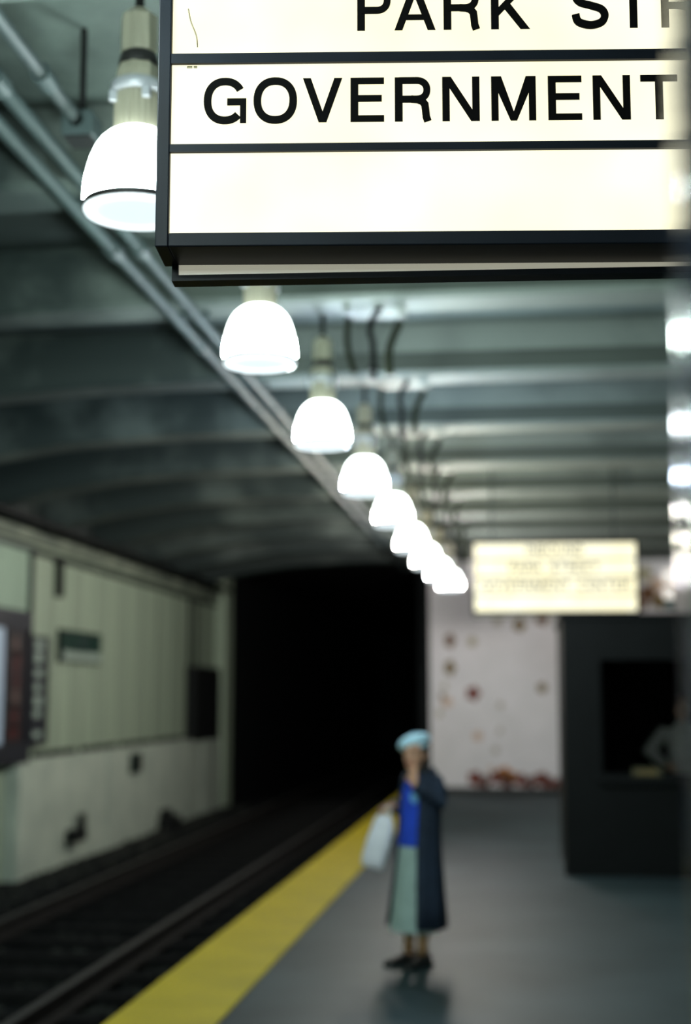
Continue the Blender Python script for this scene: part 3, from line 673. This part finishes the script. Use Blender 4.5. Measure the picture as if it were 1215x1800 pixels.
MB().loft([[tuple(bc + bt_rot @ Vector((r_ * math.cos(2 * math.pi * j / 32), r_ * 1.1 * math.sin(2 * math.pi * j / 32), z))) for j in range(32)] for r_, z in ((.077, -.016), (.080, -.012), (.080, .004), (.074, .008))], True, False).obj('beret_band', M['hat'], wm, True)
MB().tube([tuple(bc + bt_rot @ Vector((0, 0, z))) for z in (.09, .108)], [.006, .004], 8).obj('beret_stalk', M['hat'], wm, True)

# --- bag hanging from her hand, leaning
SHX, SHY = .037 / 1.3, .033 / 1.3     # she leans a little
shear = Matrix(((1, 0, SHX, 0), (0, 1, SHY, 0), (0, 0, 1, 0), (0, 0, 0, 1)))
for o in wm.children_recursive: o.data.transform(shear)
hw = Matrix.Rotation(PA, 3, 'Z') @ (Vector((-.130, -.172, 1.025)) + Vector((SHX, SHY, 0)) * 1.025) + Vector(wm.location)
bg = thing('carrier_bag', 'white plastic carrier bag hanging from the hand of the person in the beret', 'bag', tuple(hw), R(-8))
lean = Matrix.Rotation(R(15), 3, 'Y')
m = MB(); rings = []
for z, hx, hy, ox in ((-.050, .030, .010, 0), (-.075, .058, .018, 0), (-.13, .074, .030, .003), (-.24, .080, .045, .0), (-.34, .080, .052, -.004), (-.395, .076, .046, -.002), (-.41, .060, .030, 0)):
    rings.append([tuple(lean @ Vector((ox + math.copysign(abs(math.cos(t_)) ** .6, math.cos(t_)) * hx * (1 + .04 * math.sin(5 * t_ + z * 40)), math.copysign(abs(math.sin(t_)) ** .6, math.sin(t_)) * hy * (1 + .08 * math.cos(7 * t_ + z * 50)), z))) for t_ in [2 * math.pi * j / 40 for j in range(40)]])
m.loft(rings).obj('bag_body', M['bag'], bg, True)
for sy in (-1, 1):
    MB().tube([tuple(lean @ Vector(p)) if p[2] < -.02 else p for p in ((-.035, sy * .012, -.07), (-.026, sy * .012, -.045), (-.004, sy * .008, .0), (.012, sy * .008, .002), (.030, sy * .012, -.045), (.038, sy * .012, -.07))], .007, 8).obj('bag_handle', M['bag'], bg, True)

# --- attendant standing in the booth, hand on hip
at = thing('person', 'person in pale shirt standing with hand on hip behind the booth window', 'person', (1.66, 15.25, 0), R(0))
b = MB()
for sx in (-1, 1):
    b.tube([(sx * .09, .01, .06), (sx * .09, .0, .25), (sx * .09, 0, .48), (sx * .085, 0, .85)], [.038, .05, .055, .082], 14)
    b.tube([(sx * .095, .05, .04), (sx * .1, -.06, .04), (sx * .11, -.18, .03)], [.038, .040, .030], 10, .8)
b.loft([ellr(0, 0, .82, .15, .105), ellr(0, 0, .95, .16, .11), ellr(0, 0, 1.1, .14, .10), ellr(0, 0, 1.3, .17, .115), ellr(0, 0, 1.42, .16, .09), ellr(0, 0, 1.47, .07, .06)])
aRS, aRE, aRW = (-.19, 0, 1.40), (-.36, .04, 1.20), (-.20, -.06, 1.04)
aLS, aLE, aLW = (.19, 0, 1.40), (.25, .02, 1.12), (.24, -.12, .90)
for s_, e_, w_ in ((aRS, aRE, aRW), (aLS, aLE, aLW)):
    b.tube([s_, e_], [.048, .040], 12); b.tube([e_, w_], [.040, .026], 12)
hand(b, aRW, (.8, -.3, -.3), (.2, .9, -.1), (0, -.5, .8), 1.0, .7)
hand(b, aLW, (0, -.3, -1), (-1, 0, 0), (0, -1, .2), 1.0, .5)
T2, rot2 = head(b, (0, -.02, 1.52), 1.06, R(15), 0)
ab = finish(b, 'body', M['skin'], at, .009)
face_parts(T2, rot2, 1.06, ab, 'hair2')
MB().loft([ellr(0, 0, .90, .168, .122), ellr(0, 0, 1.1, .158, .118), ellr(0, 0, 1.3, .186, .13), ellr(0, 0, 1.41, .178, .105), ellr(0, 0, 1.46, .10, .08), ellr(0, -.005, 1.50, .07, .066)], True, False).obj('shirt', M['shirt'], at, True)
sleeve(aRS, aRE, aRW, .072, .060, .045).obj('sleeve', M['shirt'], at, True); sleeve(aLS, aLE, aLW, .072, .060, .045).obj('sleeve', M['shirt'], at, True)
for sx in (-1, 1):
    MB().tube([(sx * .09, .0, .04), (sx * .09, .0, .48), (sx * .083, 0, .82), (sx * .075, 0, .96)], [.07, .075, .095, .10], 16).obj('trouser_leg', M['trouser'], at, True)
    MB().ell((sx * .10, -.06, .045), (.05, .15, .045)).obj('shoe', M['shoe'], at, True)
hr = MB(); hr.ell(T2((0, .024, .135)), (.092, .105, .100), 20, 12, rot2); hr.ell(T2((0, .07, .06)), (.072, .045, .07), 16, 10, rot2)
finish(hr, 'hair', M['hair2'], at, .01)
